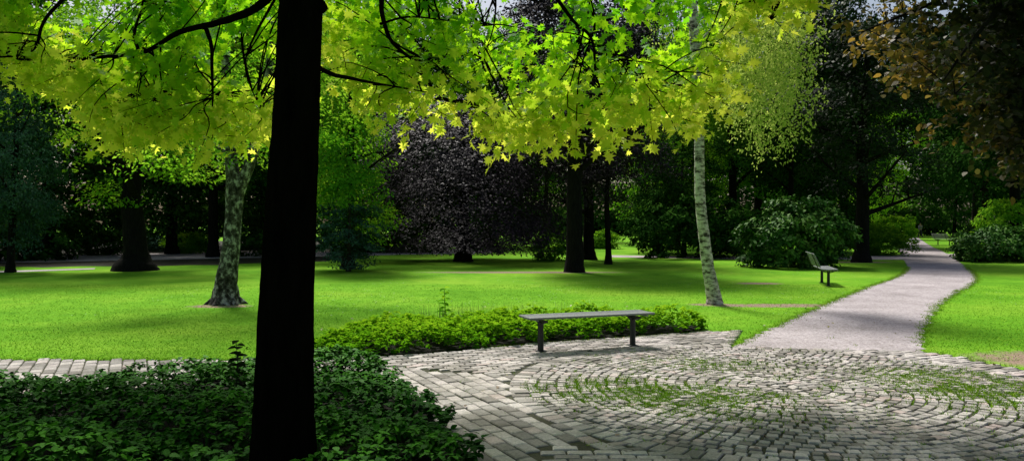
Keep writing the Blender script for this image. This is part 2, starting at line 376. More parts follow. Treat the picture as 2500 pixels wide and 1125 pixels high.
M_dry=leafmat('dry_leaf',[(.10,.06,.03),(.22,.16,.08),(.3,.3,.05)],None)
o=obj('fallen_leaves',mesh_np('fallen_leaves',V,8,R.random(n),M_dry)); tag(o,'small dry fallen leaves on paving and lawn','leaves',kind='stuff')

# ------------------------------------------------------------------ crowns
def crown(name, n_clump, per, Rad, cz, mat, leaf=.18, shell=.45, flat=.45, cr=.9, lobes=.25, droop=0., zmin=.3, seed=1, shape=DIAMOND, up=.8, cx=0, cy=0, nr_=.48):
    r=np.random.default_rng(seed)
    d=norm(r.normal(size=(n_clump,3))); rr=r.uniform(shell**3,1,n_clump)**(1/3)
    ph=r.uniform(0,6.28,6)
    lob=1+lobes*(np.sin(3*d[:,0]+ph[0])*np.sin(2.7*d[:,2]+ph[1])+.6*np.sin(5*d[:,1]+ph[2])*np.sin(4*d[:,0]+ph[3])+.5*np.sin(6*d[:,2]+ph[4]))
    c=d*(rr*lob)[:,None]*np.array(Rad)+np.array((cx,cy,cz))
    cs=r.uniform(.55,1.35,n_clump)*cr
    cn=r.poisson(per,n_clump)+4
    idx=np.repeat(np.arange(n_clump),cn); n=len(idx)
    off=norm(r.normal(size=(n,3)))*(r.random(n)**(.5))[:,None]*cs[idx][:,None]*np.array((1,1,flat))
    hd=d[idx].copy(); hd[:,2]=0
    out=np.sum(off*hd,-1)
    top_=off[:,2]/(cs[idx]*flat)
    off[:,2]-=out*(.35+droop)
    p=c[idx]+off
    k=p[:,2]>zmin; p=p[k]; idx=idx[k]; hd=hd[k]; top_=top_[k]; n=len(p)
    nr=r.normal(size=(n,3))*nr_+np.array((0,0,up))+hd*(.55+droop)
    dr=hd*.6+r.normal(size=(n,3))*.7+np.array((0,0,-.35))
    V=leaf_verts(p,nr,dr,r.uniform(.65,1.25,n)*leaf,shape,.25,.15)
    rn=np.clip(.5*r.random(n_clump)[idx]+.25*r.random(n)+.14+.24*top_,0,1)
    return mesh_np(name,V,len(shape),rn,mat)
def trunkmesh(name, h, r0, limbs, spread, mat, lean=(0,0), seed=1, z0=2.0, flare=1.5):
    random.seed(seed); V=[];Fc=[]
    pts=[(0,0,-.1),(0.01,0,.25),(.02,.01,.7)]; rad=[r0*flare*1.1,r0*flare*.85,r0]
    for t in (.3,.5,.75,1):
        pts.append((lean[0]*h*t+random.uniform(-.12,.12),lean[1]*h*t+random.uniform(-.1,.1),h*t)); rad.append(r0*(1-.85*t)+.02)
    tube(V,Fc,pts,rad,12,4,.05)
    for i in range(limbs):
        t=z0/h+(1-z0/h)*(i+random.random()*.6)/limbs*.85; a=random.random()*6.28
        b=np.array((lean[0]*h*t,lean[1]*h*t,h*t)); L=spread*random.uniform(.6,1)*(1-.4*t)
        e=b+np.array((math.cos(a)*L,math.sin(a)*L,L*random.uniform(.25,.7))); m=b+(e-b)*.45+np.array((0,0,random.uniform(-.3,.3)))
        rr=r0*(1-.8*t)*.5
        tube(V,Fc,[b,m,e],[rr,rr*.6,.02],7,4,.04)
        for q in range(3):
            s=b+(e-b)*random.uniform(.35,.8); e2=s+np.array((random.uniform(-1,1),random.uniform(-1,1),random.uniform(.1,.9)))*L*.4
            tube(V,Fc,[s,(s+e2)/2+np.array((0,0,.08)),e2],[rr*.35,rr*.22,.01],5,3)
    return mesh_py(name,V,Fc,mat)
def tree(name,label,x,y,tm,crowns,scale=(1,1,1),rot=0,group=None,cat='tree'):
    e=empty(name,(x,y,0),label,cat,group); e.scale=scale; e.rotation_euler[2]=rot
    if tm: obj('trunk',tm,None,e)
    for c in crowns: obj('crown',c,None,e)
    return e
def X(u,y): return (u-1250)/F*y

T1=trunkmesh('trunk_a',11,.28,9,4.5,M_bark_dark,seed=3,z0=2.6)
T2=trunkmesh('trunk_b',10,.20,8,4,M_bark_dark,(.03,.02),seed=5,z0=3)
T3=trunkmesh('trunk_c',12,.32,10,5,M_bark_dark,(-.02,.0),seed=9,z0=2.8)
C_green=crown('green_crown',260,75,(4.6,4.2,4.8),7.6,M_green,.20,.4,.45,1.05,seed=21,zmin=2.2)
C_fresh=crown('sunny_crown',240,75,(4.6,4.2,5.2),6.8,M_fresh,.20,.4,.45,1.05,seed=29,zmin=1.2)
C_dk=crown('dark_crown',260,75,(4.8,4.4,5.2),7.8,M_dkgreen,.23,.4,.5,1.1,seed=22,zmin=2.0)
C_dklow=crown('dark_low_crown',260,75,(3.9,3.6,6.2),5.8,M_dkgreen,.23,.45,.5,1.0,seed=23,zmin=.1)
C_cop=crown('copper_crown',280,80,(4.4,4.0,5.2),7.6,M_copper,.17,.35,.35,1.0,seed=24,zmin=2.0,lobes=.35)
C_beech=crown('beech_crown',520,150,(5.0,4.4,4.1),3.7,M_copper,.125,.65,.20,1.25,seed=25,zmin=.45,droop=.35,lobes=.15,nr_=.22)
C_blue=crown('blue_crown',240,100,(2.6,2.6,5.5),5.2,M_blue,.15,.5,.5,.75,seed=26,zmin=.15)

tree('broadleaf_tree','broad dark trunk with sunlit green leaves over shaded lawn',*G(330,660),
     trunkmesh('old_trunk',9,.42,10,4,M_bark_dark,(.0,.02),seed=31,z0=2.4,flare=1.9),
     [crown('old_crown',280,70,(4.3,3.9,4.4),6.9,M_fresh,.16,.35,.4,.9,seed=32,zmin=2.2,lobes=.3)])
tree('copper_beech_tree','spreading copper beech with dark purple foliage sweeping the lawn',X(1130,34.5),34.5,
     trunkmesh('beech_trunk',7,.3,12,4,M_bark_dark,seed=33,z0=.8),[C_beech],(1.05,1,1.0))
tree('copper_beech_tree','tall copper beech with dark straight trunk on the lawn',*G(1402,664),
     trunkmesh('tall_trunk',11,.30,10,4,M_bark_dark,(0,.01),seed=34,z0=3,flare=1.3),
     [crown('tall_crown',320,90,(3.1,3.2,4.6),7.9,M_copper,.15,.3,.3,.9,seed=35,zmin=2.9,lobes=.3)])
tree('copper_beech_tree','slender dark trunk with drooping copper foliage',*G(1485,645),
     trunkmesh('slim_trunk',10,.20,8,3.4,M_bark_dark,(.0,.01),seed=36,z0=3),[C_cop],(.62,.62,.9),.4)
tree('copper_beech_tree','forked dark beech trunk behind the tall one',*G(1438,634),
     trunkmesh('fork_trunk',10,.34,8,4.4,M_bark_dark,(.02,.01),seed=37,z0=1.8),[C_cop],(.8,.8,.95),2.1)
tree('park_tree','tree with hanging fresh green leaves beside the lawn',X(850,29),29,T2,
     [crown('hanging_crown',220,95,(1.75,1.7,4.4),5.0,M_fresh,.14,.3,.5,.8,seed=28,zmin=.9,lobes=.3,droop=.3)],(1,1,1),.7)
tree('conifer_shrub','low blue green conifer beside the lawn',X(850,27.5),27.5,
     trunkmesh('shrub_trunk',2.6,.07,8,1.2,M_bark,seed=38,z0=.4),
     [crown('shrub_crown',110,60,(1.15,1.0,1.3),1.35,M_blue,.10,.3,.3,.42,seed=39,zmin=.12)])
tree('conifer_tree','dusty blue green conifer beside the dark wood',X(25,27),27,T2,[C_blue],(.62,.62,.85))
tree('conifer_tree','grey green conifer at the edge of the wood',X(-120,30),30,T2,[C_blue],(1,1,1.1),1)
tree('maple_tree','dark spreading tree beside the path with bare lower limbs',*G(2103,640),
     trunkmesh('maple_trunk',10,.30,12,4.6,M_bark_dark,(.02,.0),seed=41,z0=2.0,flare=1.5),
     [crown('maple_crown',300,80,(4.2,3.6,4.6),8.3,M_maple,.19,.3,.4,1.0,seed=42,zmin=2.9,lobes=.35)])
G_='park trees behind the lawn'
bg=[
 (-60,38,T1,C_dk,1.0,1.05),(120,40,T3,C_dklow,1.1,1.0),(420,43,T1,C_dklow,1.05,1.2),(520,39,T1,C_green,.9,1.1),
 (640,46,T2,C_dklow,1.0,1.3),(740,40,T1,C_dk,.9,1.1),(870,47,T3,C_green,1.0,1.25),(960,50,T1,C_dklow,1.1,1.3),(1080,54,T2,C_green,1.0,1.4),
 (1190,58,T1,C_dklow,1.0,1.45),(1600,60,T3,C_fresh,1.0,1.5),(1330,74,T2,C_green,1.2,1.6),
 (1600,44,T1,C_dklow,.5,.55),(1670,41,T2,C_dklow,.6,.6),(1650,50,T1,C_fresh,1.0,1.3),(1790,44,T3,C_green,.8,1.15),(1850,50,T1,C_green,1.0,1.35),
 (1930,40,T2,C_dk,.8,1.1),(1990,46,T1,C_dklow,.8,1.2),(2060,58,T3,C_dk,1.0,1.5),(2150,84,T1,C_fresh,.9,1.7),(2400,46,T2,C_dk,.95,1.2),(2480,40,T3,C_dk,.9,1.15),
 (2560,50,T1,C_dklow,1.2,1.3),(2380,66,T1,C_dk,1.0,1.5),(2330,95,T2,C_dklow,1.0,1.6),(2100,100,T2,C_dklow,1.2,1.7),(1720,70,T1,C_dk,1.1,1.7)]
for i,(u,yy,t,c,sx,sz) in enumerate(bg):
    lab={'dark_crown':'tall dark green tree in the shaded wood','green_crown':'leafy mid green tree behind the lawn','sunny_crown':'light green tree in the sun behind the lawn','dark_low_crown':'dense dark evergreen with foliage to the ground'}[c.name]
    nm='evergreen_tree' if c is C_dklow else 'park_tree'
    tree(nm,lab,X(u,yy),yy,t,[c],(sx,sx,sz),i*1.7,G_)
def farwood():
    r=np.random.default_rng(77); P=[]
    def seg(x0,y0,x1,y1,h,n,th=5):
        t=r.random(n); hh=h*(.8+.2*np.sin(t*23)+.1*np.sin(t*57+1))
        P.append(np.stack([x0+(x1-x0)*t+r.normal(0,1,n),y0+(y1-y0)*t+r.normal(0,th/2,n),r.random(n)**.8*hh],-1))
    seg(-75,52,-14,60,21,700); seg(-14,62,-1.5,92,24,420); seg(-4,112,70,112,30,1000); seg(24,60,33,95,22,260,3); seg(62,100,52,45,24,300)
    seg(-4,108,60,108,3,260,1); seg(-70,128,110,128,13,1100,6)
    c=np.concatenate(P); n=len(c)*38; idx=np.repeat(np.arange(len(c)),38)
    off=norm(r.normal(size=(n,3)))*(r.random(n)**.5)[:,None]*np.array((2.3,1.8,1.3)); p=c[idx]+off
    k=p[:,2]>.1; p=p[k]; idx=idx[k]; oz=off[k][:,2]/1.3; n=len(p)
    V=leaf_verts(p,r.normal(size=(n,3))*.5+(0,-.2,.7),r.normal(size=(n,3)),r.uniform(.35,.8,n)*np.where(p[:,1]>105,1.3,1),DIAMOND)
    rn=np.clip(.5*r.random(len(c))[idx]+.3*r.random(n)+.1+.2*oz,0,1)
    return mesh_np('far_wood',V,4,rn,M_far)
tag(obj('far_wood',farwood()),'dense dark green wood enclosing the park','trees',kind='stuff')

def bush(name,label,x,y,rx,ry,hz,mat,leaf=.12,nc=140,per=70,seed=50,group=None):
    me=crown(name,nc,per,(rx,ry,hz*.58),hz*.45,mat,leaf,.65,.5,.38,.16,0,.03,seed,OVAL if y<35 else DIAMOND,.7)
    o=obj(name,me,None,None,(x,y,0)); return tag(o,label,'bush',group)
bush('rhododendron_bush','rounded rhododendron with glossy leaves beside the path',X(1945,30),30,2.05,1.6,2.55,M_rhodo,.16,240,80,51)
bush('laurel_hedge','glossy dark green laurel hedge beside the path',X(2440,34.5),34.5,1.9,1.2,1.55,M_rhodo,.15,160,70,52)
bush('fresh_green_bush','light green bush behind the hedge',X(2450,40),40,1.6,1.3,3.0,M_fresh,.16,120,60,53)
bush('leafy_bush','green bush beside the narrowing path',X(2150,41),41,1.5,1.1,1.5,M_green,.15,90,60,54)
bush('leafy_bush','low green bush at the foot of the dark trunk',X(1350,36),36,.95,.8,1.35,M_green,.13,80,50,55)
bush('leafy_bush','bright green clipped bush beside the garden path',X(465,44),44,1.3,.8,1.15,M_fresh,.14,90,60,56)
bush('leafy_bush','low grey green bush by the garden path',X(375,46),46,.9,.6,.9,M_blue,.13,60,50,57)
bush('leafy_bush','small rounded bush on the far lawn',X(1475,52),52,.8,.8,1.2,M_green,.15,60,50,58)
bush('leafy_bush','dark bush beside the birch and the wood',X(240,42),42,1.3,.9,1.2,M_dkgreen,.14,80,60,59)
bush('leafy_bush','dark bush beside the big copper beech',X(620,40),40,1.4,1.0,1.3,M_dkgreen,.14,80,60,60)
bush('leafy_bush','shaded bush at the bend of the path',X(2400,48),48,1.8,1.2,1.7,M_rhodo,.16,90,60,61)
bush('leafy_bush','dense green shrub behind the dark tree',X(2190,60),60,1.5,1.2,2.3,M_fresh,.18,90,60,62)
for k,(u,yy,rx,hz) in enumerate([(60,36,2.6,2.6),(-80,34,2.5,2.8),(560,50,3,2.6),(880,46,3.2,2.8),(1000,45,2.5,2.2),(180,52,4,3),(420,54,4,3.2),(720,50,3.5,3),(1160,64,4,3),(1650,38,2.2,2.9),(1780,38,2.2,2.6)]):
    bush('understory_bush','dark shaded shrub under the tall trees',X(u,yy),yy,rx,1.4,hz,M_dkgreen,.22,110,50,70+k,'shaded shrubs under the trees')

# ---- birches
random.seed(12)
e=empty('birch_tree',(*G(552,742),0),'old birch with forked pale trunk and flared base','tree')
V=[];Fc=[]
tube(V,Fc,[(-.03,0,-.08),(-.02,0,.12),(0,0,.45),(.08,0,1.0),(.14,.02,1.7),(.16,.03,2.3),(.10,.05,3.1),(.02,.1,4.3),(-.1,.1,6.5),(-.1,.2,9.0)],[.40,.30,.225,.19,.175,.18,.12,.105,.08,.03],14,4,.05)
tube(V,Fc,[(.17,.03,2.0),(.30,.05,2.5),(.52,.08,3.1),(.68,.1,3.9),(.95,.1,5.5),(1.1,.1,8)],[.13,.13,.12,.10,.07,.03],10,4,.05)
for k in range(7):
    a=k*.9+random.uniform(-.2,.2); tube(V,Fc,[(0,0,.24),(math.cos(a)*.24,math.sin(a)*.24,.10),(math.cos(a)*.48,math.sin(a)*.48,-.05)],[.12,.075,.02],8,3)
for (x,z,dx,dz) in ((.1,3.1,-1.6,.9),(.5,3.2,1.5,1.4),(0,4.4,-1.6,1.5),(.7,4.1,1.6,1),(-.1,6,-1,1.5)):
    tube(V,Fc,[(x,.05,z),(x+dx*.5,.1,z+dz*.6),(x+dx,0,z+dz)],[.045,.03,.008],6,3)
obj('trunk',mesh_py('birch_trunk',V,Fc,M_birch_old),None,e)
obj('crown',crown('birch_crown',170,70,(2.9,2.6,3.2),6.1,M_fresh,.10,.3,.45,.7,seed=81,zmin=2.6,lobes=.35),None,e)
bx,by=G(1745,742)
e=empty('birch_tree',(bx,by,0),'slim pale birch with weeping yellow green foliage on the lawn','tree')
V=[];Fc=[]
def rel(u,v): w=W(u,v,by); return (w[0]-bx,0,w[2])
tube(V,Fc,[(.0,0,-.05),rel(1744,728),rel(1738,700),rel(1727,640),rel(1717,560),rel(1709,480),rel(1707,400),rel(1706,300),rel(1700,180),rel(1692,60),rel(1690,-60),rel(1700,-250),rel(1710,-420)],
     [.20,.165,.145,.125,.115,.11,.105,.10,.10,.10,.09,.05,.02],14,5,.06)
for (v,du,dv) in ((130,45,60),(60,60,80),(100,-60,70),(-20,90,120),(-40,-90,110),(-120,120,80)):
    a=np.array(rel(1697,v)); b=a+np.array((du/F*by,random.uniform(-.5,.5),dv/F*by)); tube(V,Fc,[a,(a+b)/2+np.array((0,0,.1)),b],[.04,.025,.008],6,3)
obj('trunk',mesh_py('slim_birch_trunk',V,Fc,M_birch),None,e)
r=np.random.default_rng(5); P=[]
for k in range(380):
    sx=r.uniform(.2,1.75) if r.random()<.85 else r.uniform(-1.5,2.4); top=r.uniform(4.4,7.5); bot=max(2.7+abs(sx-1.1)*1.3+r.uniform(0,2.0),2.7); sy=r.uniform(-1.2,1.2)
    if sx<.1: bot=5.2+r.random()
    m=int(abs(top-bot)*20); t=r.random(m)
    P.append(np.stack([sx+r.normal(0,.05,m)+.12*np.sin(t*4+k),sy+r.normal(0,.05,m),top+(bot-top)*t],-1))
P=np.concatenate(P); n=len(P)
V=leaf_verts(P,r.normal(size=(n,3)),r.normal(size=(n,3))*.6+(0,0,-1),r.uniform(.05,.09,n),DIAMOND)
obj('crown',mesh_np('weeping_crown',V,4,r.random(n),M_birchleaf),None,e)

# ---- foreground oak
random.seed(21)
oak=empty('oak_tree',(TX,TY,0),'oak with straight black trunk and glowing yellow green leaves','tree')
V=[];Fc=[]
def ctr(u,v): w=W(u,v,TY); return (w[0]-TX,0,w[2])
q=TY/5.35
tube(V,Fc,[(-.0,0,-.05),ctr(690,1180),ctr(691,1090),ctr(692,1000),ctr(697,800),ctr(706,600),ctr(714,450),ctr(724,280),ctr(731,120),ctr(737,-20),ctr(740,-220),ctr(745,-500),ctr(745,-900)],
     [k*q for k in (.29,.245,.222,.205,.188,.176,.168,.156,.150,.146,.14,.10,.05)],28,8,.022)
a=np.array(ctr(761,27)); tube(V,Fc,[a,a+np.array((.05,-.02,.02)),a+np.array((.085,-.02,-.01))],[.06,.05,.03],8,3)
obj('trunk',mesh_py('oak_trunk',V,Fc,M_bark_black),None,oak)
limbs=[
 ([(735,-60,4.9),(640,10,5.5),(540,58,6.2),(440,88,6.8),(340,122,7.2),(250,140,7.4),(150,148,7.6),(60,140,7.8)],.034),
 ([(340,122,7.2),(330,80,7.1),(352,0,7.0),(350,-80,6.8)],.018),
 ([(505,72,6.4),(500,110,6.6),(522,180,6.9),(520,240,7.2),(515,290,7.5)],.020),
 ([(350,118,7.2),(410,160,7.4),(460,200,7.6),(505,245,7.8)],.013),
 ([(320,125,7.2),(360,190,7.5),(385,250,7.8)],.012),
 ([(200,-60,6.6),(160,0,6.9),(115,50,7.1),(90,110,7.3),(60,138,7.5),(0,150,7.7),(-60,160,8)],.02),
 ([(735,-120,4.9),(600,-90,5.6),(420,-90,6.4),(200,-60,6.8),(0,-20,7.3)],.04),
 ([(740,120,4.8),(785,165,5.0),(850,200,5.8),(920,208,6.5),(970,215,6.9),(1040,225,7.4)],.018),
 ([(740,-110,4.9),(850,-70,5.4),(925,-20,5.9),(935,40,6.4),(955,100,6.9),(1010,170,7.4),(1060,220,7.7),(1092,246,7.9)],.028),
 ([(955,100,6.9),(1020,130,7.2),(1080,150,7.5)],.01),
 ([(930,60,6.5),(1000,40,6.9),(1090,50,7.2),(1180,70,7.6)],.012),
 ([(740,-190,4.9),(950,-180,5.7),(1180,-110,6.2),(1340,-20,6.7),(1400,50,7.1),(1440,105,7.4),(1462,190,7.7),(1478,265,7.9)],.028),
 ([(1440,105,7.4),(1510,150,7.6),(1590,210,7.8),(1640,260,8.0)],.011),
 ([(1440,100,7.4),(1455,60,7.3),(1440,0,7.2),(1400,-60,7.0)],.012),
 ([(1180,-110,6.2),(1210,0,6.8),(1190,90,7.3),(1170,140,7.6)],.012),
 ([(1180,-110,6.2),(1400,-120,6.8),(1620,-60,7.4),(1800,10,7.9),(1880,50,8.1)],.016),
 ([(735,-60,4.9),(620,90,6.3),(600,170,6.9),(620,260,7.5)],.012),
]
V=[];Fc=[];LP=[]
for pts,r0 in limbs:
    w=[np.array(W(*p))-np.array((TX,TY,0)) for p in pts]
    for i in range(1,len(w)): w[i]=w[i]+np.array((random.gauss(0,.02),random.gauss(0,.06),random.gauss(0,.02)))
    if 700<pts[0][0]<745: w[0]=np.array((.09,0,w[0][2]))
    rad=[r0*(1-.7*i/(len(w)-1)) for i in range(len(w))]
    tube(V,Fc,w,rad,7,5,.10)
    cp,_=catmull(w,rad,4); LP+=cp
LP=np.array(LP)
s=7.8/F
prof=[(-200,110),(0,120),(60,150),(100,180),(190,215),(260,300),(330,315),(400,325),(480,335),(550,345),(620,330),(665,290),(700,120),(780,110),(850,190),(900,250),(950,300),(1000,295),(1050,275),(1120,285),(1180,305),(1250,345),(1300,320),(1340,326),(1390,305),(1440,360),(1500,320),(1540,290),(1590,300),(1650,305),(1690,290),(1715,255),(1745,235),(1760,70),(1800,50),(1900,30),(1950,-20),(2000,-60)]
PX=np.array([(u-1250)*s for u,v in prof]); PZ=np.array([H+(HZ-v)*s for u,v in prof])
r=np.random.default_rng(99)
n=6600
x=r.uniform(-6.0,3.2,n); y=r.uniform(6.9,8.7,n); zl=np.interp(x*7.8/y,PX,PZ); zl=H+(zl-H)*y/7.8
z=zl+.04+r.random(n)**1.1*1.9
hh=z-zl
g=np.sin(x*2.3+z*1.9+1)*np.sin(x*1.1-z*3.1+y*1.5)+.7*np.sin(x*5.1+2*z)*np.sin(z*5.7-x*1.7+y)
dens=np.where(hh<.5,.42,.25)*np.where(x<-2.1,1.25,1.0)
thin=np.exp(-((x+1.7)/.5)**2)*.4+np.exp(-((x-.1)/.7)**2)*np.clip((z-2.9)*1.2,0,.6)
dens=dens*(1-np.clip(thin,0,.85))
k=(g>-.38+.25*(hh>.5))&(r.random(n)<dens*1.15)&(hh<2.2)
sk=np.stack([x,y,z],-1)[k]
n=1900
d=norm(r.normal(size=(n,3)))*(r.uniform(.3,1,n)**.4)[:,None]; up=d*np.array((6.4,3.2,3.0))+np.array((-1.2,3.8,7.2))
up=up[(up[:,2]>3.4+.29*np.maximum(up[:,1],0)+.3)]
up=up[up[:,1]<7.4-(up[:,2]-4)*.38]
sp=np.concatenate([sk,up]); ns=len(sp); big=np.concatenate([np.ones(len(sk)),np.full(len(up),1.6)])
K=12
t0=np.array((TX,TY,0)); outv=sp-np.array((TX,TY,3.0)); outv[:,2]*=.2; outv=norm(outv)
sd=norm(outv*.6+r.normal(size=(ns,3))*.55+np.array((0,0,-.35)))
L=r.uniform(.25,.5,ns)*big
t=(np.arange(K)+.5)/K
pos=sp[:,None,:]+sd[:,None,:]*(L[:,None]*t[None])[...,None]+r.normal(0,.045,(ns,K,3))
dr=sd[:,None,:]*.6+r.normal(size=(ns,K,3))*.75+np.array((0,0,-.45))
nr=r.normal(size=(ns,K,3))*.55+np.array((-.2,.15,.8))+np.where(r.random((ns,K,1))<.5,1,0)*np.array((0,-.5,0))
pos=pos.reshape(-1,3)-t0; dr=dr.reshape(-1,3); nr=nr.reshape(-1,3)
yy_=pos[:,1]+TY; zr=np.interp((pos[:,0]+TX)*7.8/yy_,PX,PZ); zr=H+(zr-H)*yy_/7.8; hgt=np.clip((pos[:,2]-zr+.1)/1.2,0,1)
rn=np.clip(1.0-hgt*.85+r.normal(0,.15,len(pos)),0,1)  # yellow at the lower edge, green above: backlight and inner shade put into colour
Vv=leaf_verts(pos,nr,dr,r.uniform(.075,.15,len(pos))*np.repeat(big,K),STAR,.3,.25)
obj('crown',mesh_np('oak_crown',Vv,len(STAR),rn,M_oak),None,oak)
random.seed(4)
sel=r.permutation(len(sk))[:480]
for i in sel:
    p=sk[i]-t0; dd=np.linalg.norm(LP-p,axis=1); j=int(np.argmin(dd+r.uniform(0,.3,len(dd))))
    if dd[j]>1.6: continue
    a=LP[j]; m=(a+p)/2+np.array((random.gauss(0,.05),random.gauss(0,.05),.06*dd[j]))
    tube(V,Fc,[a,m,p,p+sd[i]*L[i]],[.009,.007,.005,.002],4,3)
obj('limb',mesh_py('oak_limbs',V,Fc,M_bark_black),None,oak)

# ---- overhanging bronze beech
QX,QY=9.2,8.5
be=empty('bronze_beech_tree',(QX,QY,0),'overhanging beech with bronze tipped dark green leaves','tree')
V=[];Fc=[]
tube(V,Fc,[(0,0,-.1),(0,0,.4),(0,0,2),(-.1,0,5),(-.1,0,9)],[.5,.36,.3,.24,.08],16,5,.03)
BL=[]
for pts in ([(2720,100,8.5),(2600,60,8.3),(2450,120,8),(2330,230,7.8)],[(2700,-60,8.5),(2450,-60,8.2),(2250,20,8),(2100,80,8)],[(2720,220,8.4),(2600,260,8.1),(2480,330,7.8),(2430,390,7.7)],[(2700,-150,8.5),(2500,-40,7.4),(2380,90,7),(2300,200,7)]):
    w=[np.array(W(*p))-np.array((QX,QY,0)) for p in pts]; w=[np.array((-.1,0,w[0][2]-.3))]+w
    tube(V,Fc,w,[.07,.045,.03,.018,.006],7,5,.06); BL+=catmull(w,[0]*5,4)[0]
prof2=[(1900,-80),(1960,0),(2060,70),(2110,100),(2180,160),(2240,210),(2270,260),(2300,305),(2370,335),(2420,385),(2450,370),(2520,410),(2700,440)]
s=8/F; PX2=np.array([(u-1250)*s for u,v in prof2]); PZ2=np.array([H+(HZ-v)*s for u,v in prof2])
n=5200; x=r.uniform(2.8,6.6,n); y=r.uniform(6.9,9.0,n); zl=np.interp(x*8/y,PX2,PZ2); zl=H+(zl-H)*y/8
z=zl+.05+r.random(n)*2.4; uu=x*8/y
dens=np.clip((uu-3.1)/2.2,.08,1)**1.2
k=(r.random(n)<dens*.6)&((np.sin(x*3+z*4)*np.sin(x*2.1-z*2.7+y)>-.1)|(uu>4.9))
sk2=np.stack([x,y,z],-1)[k]
up=norm(r.normal(size=(600,3)))*(r.random(600)**.33)[:,None]*np.array((4.2,3.6,2.6))+np.array((7.8,5.6,6.8)); up=up[up[:,2]>4.6]
sp=np.concatenate([sk2,up]); ns=len(sp); K=15
sd=norm(np.stack([-np.ones(ns)*.6,-np.ones(ns)*.1,-np.ones(ns)*.5],-1)+r.normal(size=(ns,3))*.5); L=r.uniform(.2,.45,ns); t=(np.arange(K)+.5)/K
pos=sp[:,None,:]+sd[:,None,:]*(L[:,None]*t)[...,None]+r.normal(0,.03,(ns,K,3)); pos=pos.reshape(-1,3)
nr=(r.normal(size=(ns*K,3))*.6+np.array((0,-.2,.7))); dr=np.repeat(sd,K,0)*.6+r.normal(size=(ns*K,3))*.7
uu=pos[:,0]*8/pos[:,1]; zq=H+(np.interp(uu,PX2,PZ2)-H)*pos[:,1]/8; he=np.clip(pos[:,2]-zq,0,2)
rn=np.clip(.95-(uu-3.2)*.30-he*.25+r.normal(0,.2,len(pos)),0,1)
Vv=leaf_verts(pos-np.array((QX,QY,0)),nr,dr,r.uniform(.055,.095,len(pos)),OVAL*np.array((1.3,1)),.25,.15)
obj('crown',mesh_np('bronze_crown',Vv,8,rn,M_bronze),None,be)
BL=np.array(BL)
for i in r.permutation(len(sk2))[:220]:
    p=sk2[i]-np.array((QX,QY,0)); dd=np.linalg.norm(BL-p,axis=1); j=int(np.argmin(dd))
    if dd[j]<1.5: tube(V,Fc,[BL[j],(BL[j]+p)/2+np.array((0,0,.05)),p],[.006,.004,.002],4,3)
obj('trunk',mesh_py('bronze_trunk',V,Fc,M_bark_dark),None,be)

def weed(name,label,x,y,h,z0,mat,lf,n,shape=OVAL):
    V=[];Fc=[]; tube(V,Fc,[(0,0,0),(.01,0,h*.5),(-.01,0,h)],[.006,.005,.003],6,4)
    e=empty(name,(x,y,z0),label,'plant'); obj('stem',mesh_py('weed_stem',V,Fc,mat[0]),None,e)
    t=np.linspace(.2,1,n); a=np.arange(n)*2.4
    pos=np.stack([0*t,0*t,t*h],-1); dr=np.stack([np.cos(a),np.sin(a),.35+0*a],-1); nr=np.stack([-np.cos(a)*.4,-np.sin(a)*.4-.3,1+0*a],-1)
    V=leaf_verts(pos,nr,dr,lf*(1.1-.5*t),shape,.2,.5)
    me=mesh_np('weed_foliage',V,len(shape),np.random.default_rng(3).random(n),mat[1]); obj('foliage',me,None,e)
M_weedst=plain('weed_stem',(.02,.016,.008),.6)
M_weedlf=leafmat('dark_weed_leaf',[(.004,.010,.003),(.012,.022,.006)],None,0,.5,0)
weed('weed','dark upright weed rising from the ground cover',X(577,7.3),7.3,.40,.20,(M_weedst,M_weedlf),.12,16,OVAL*np.array((1.5,1)))
weed('weed','light green leafy weed behind the ground cover',X(1085,13.1),13.1,.62,.0,(M_weedst,M_cover),.16,22)
n=220; cx=R.uniform(X(1010,13),X(1400,13),n); cy=R.uniform(12.6,13.3,n)
V=tufts(cx,cy,.15,.45,3,.05); M_straw=leafmat('tall_grass',[(.14,.2,.05),(.3,.3,.14)],None)
tag(obj('tall_grass',mesh_np('tall_grass',V,3,R.random(len(V)),M_straw)),'thin tall seeding grasses behind the ground cover','grass',kind='stuff')

# ------------------------------------------------------------------ benches
import bmesh
def box(bm,c,s,rot=None,bev=.004):
    r_=bmesh.ops.create_cube(bm,size=1); vs=r_['verts']
    bmesh.ops.scale(bm,vec=s,verts=vs)
    if rot is not None: bmesh.ops.rotate(bm,cent=(0,0,0),matrix=rot,verts=vs)
    bmesh.ops.translate(bm,vec=c,verts=vs)
    if bev:
        es=list({e for v in vs for e in v.link_edges}); bmesh.ops.bevel(bm,geom=es,offset=bev,segments=1,affect='EDGES')
def bm_mesh(name,bm,mat):
    me=bpy.data.meshes.new(name); bm.to_mesh(me); bm.free(); me.materials.append(mat); return me
def legmesh(name,h,w):
    V=[];Fc=[]
    tube(V,Fc,[(0,0,-.01),(0,0,.05),(0,0,h*.45),(0,0,h*.8),(0,0,h-.05)],[.043,.040,.038,.037,.052],14,4)
    bm=bmesh.new(); me=mesh_py('t',V,Fc); bm.from_mesh(me)
    box(bm,(0,0,h-.032),(.055,w*.92,.022)); 
    for s_ in (-1,1):
        box(bm,(0,s_*w*.20,h-.062),(.035,w*.34,.022),Matrix.Rotation(s_*.28,4,'X'))
    box(bm,(0,0,.008),(.13,.13,.012))
    return bm_mesh(name,bm,M_iron)
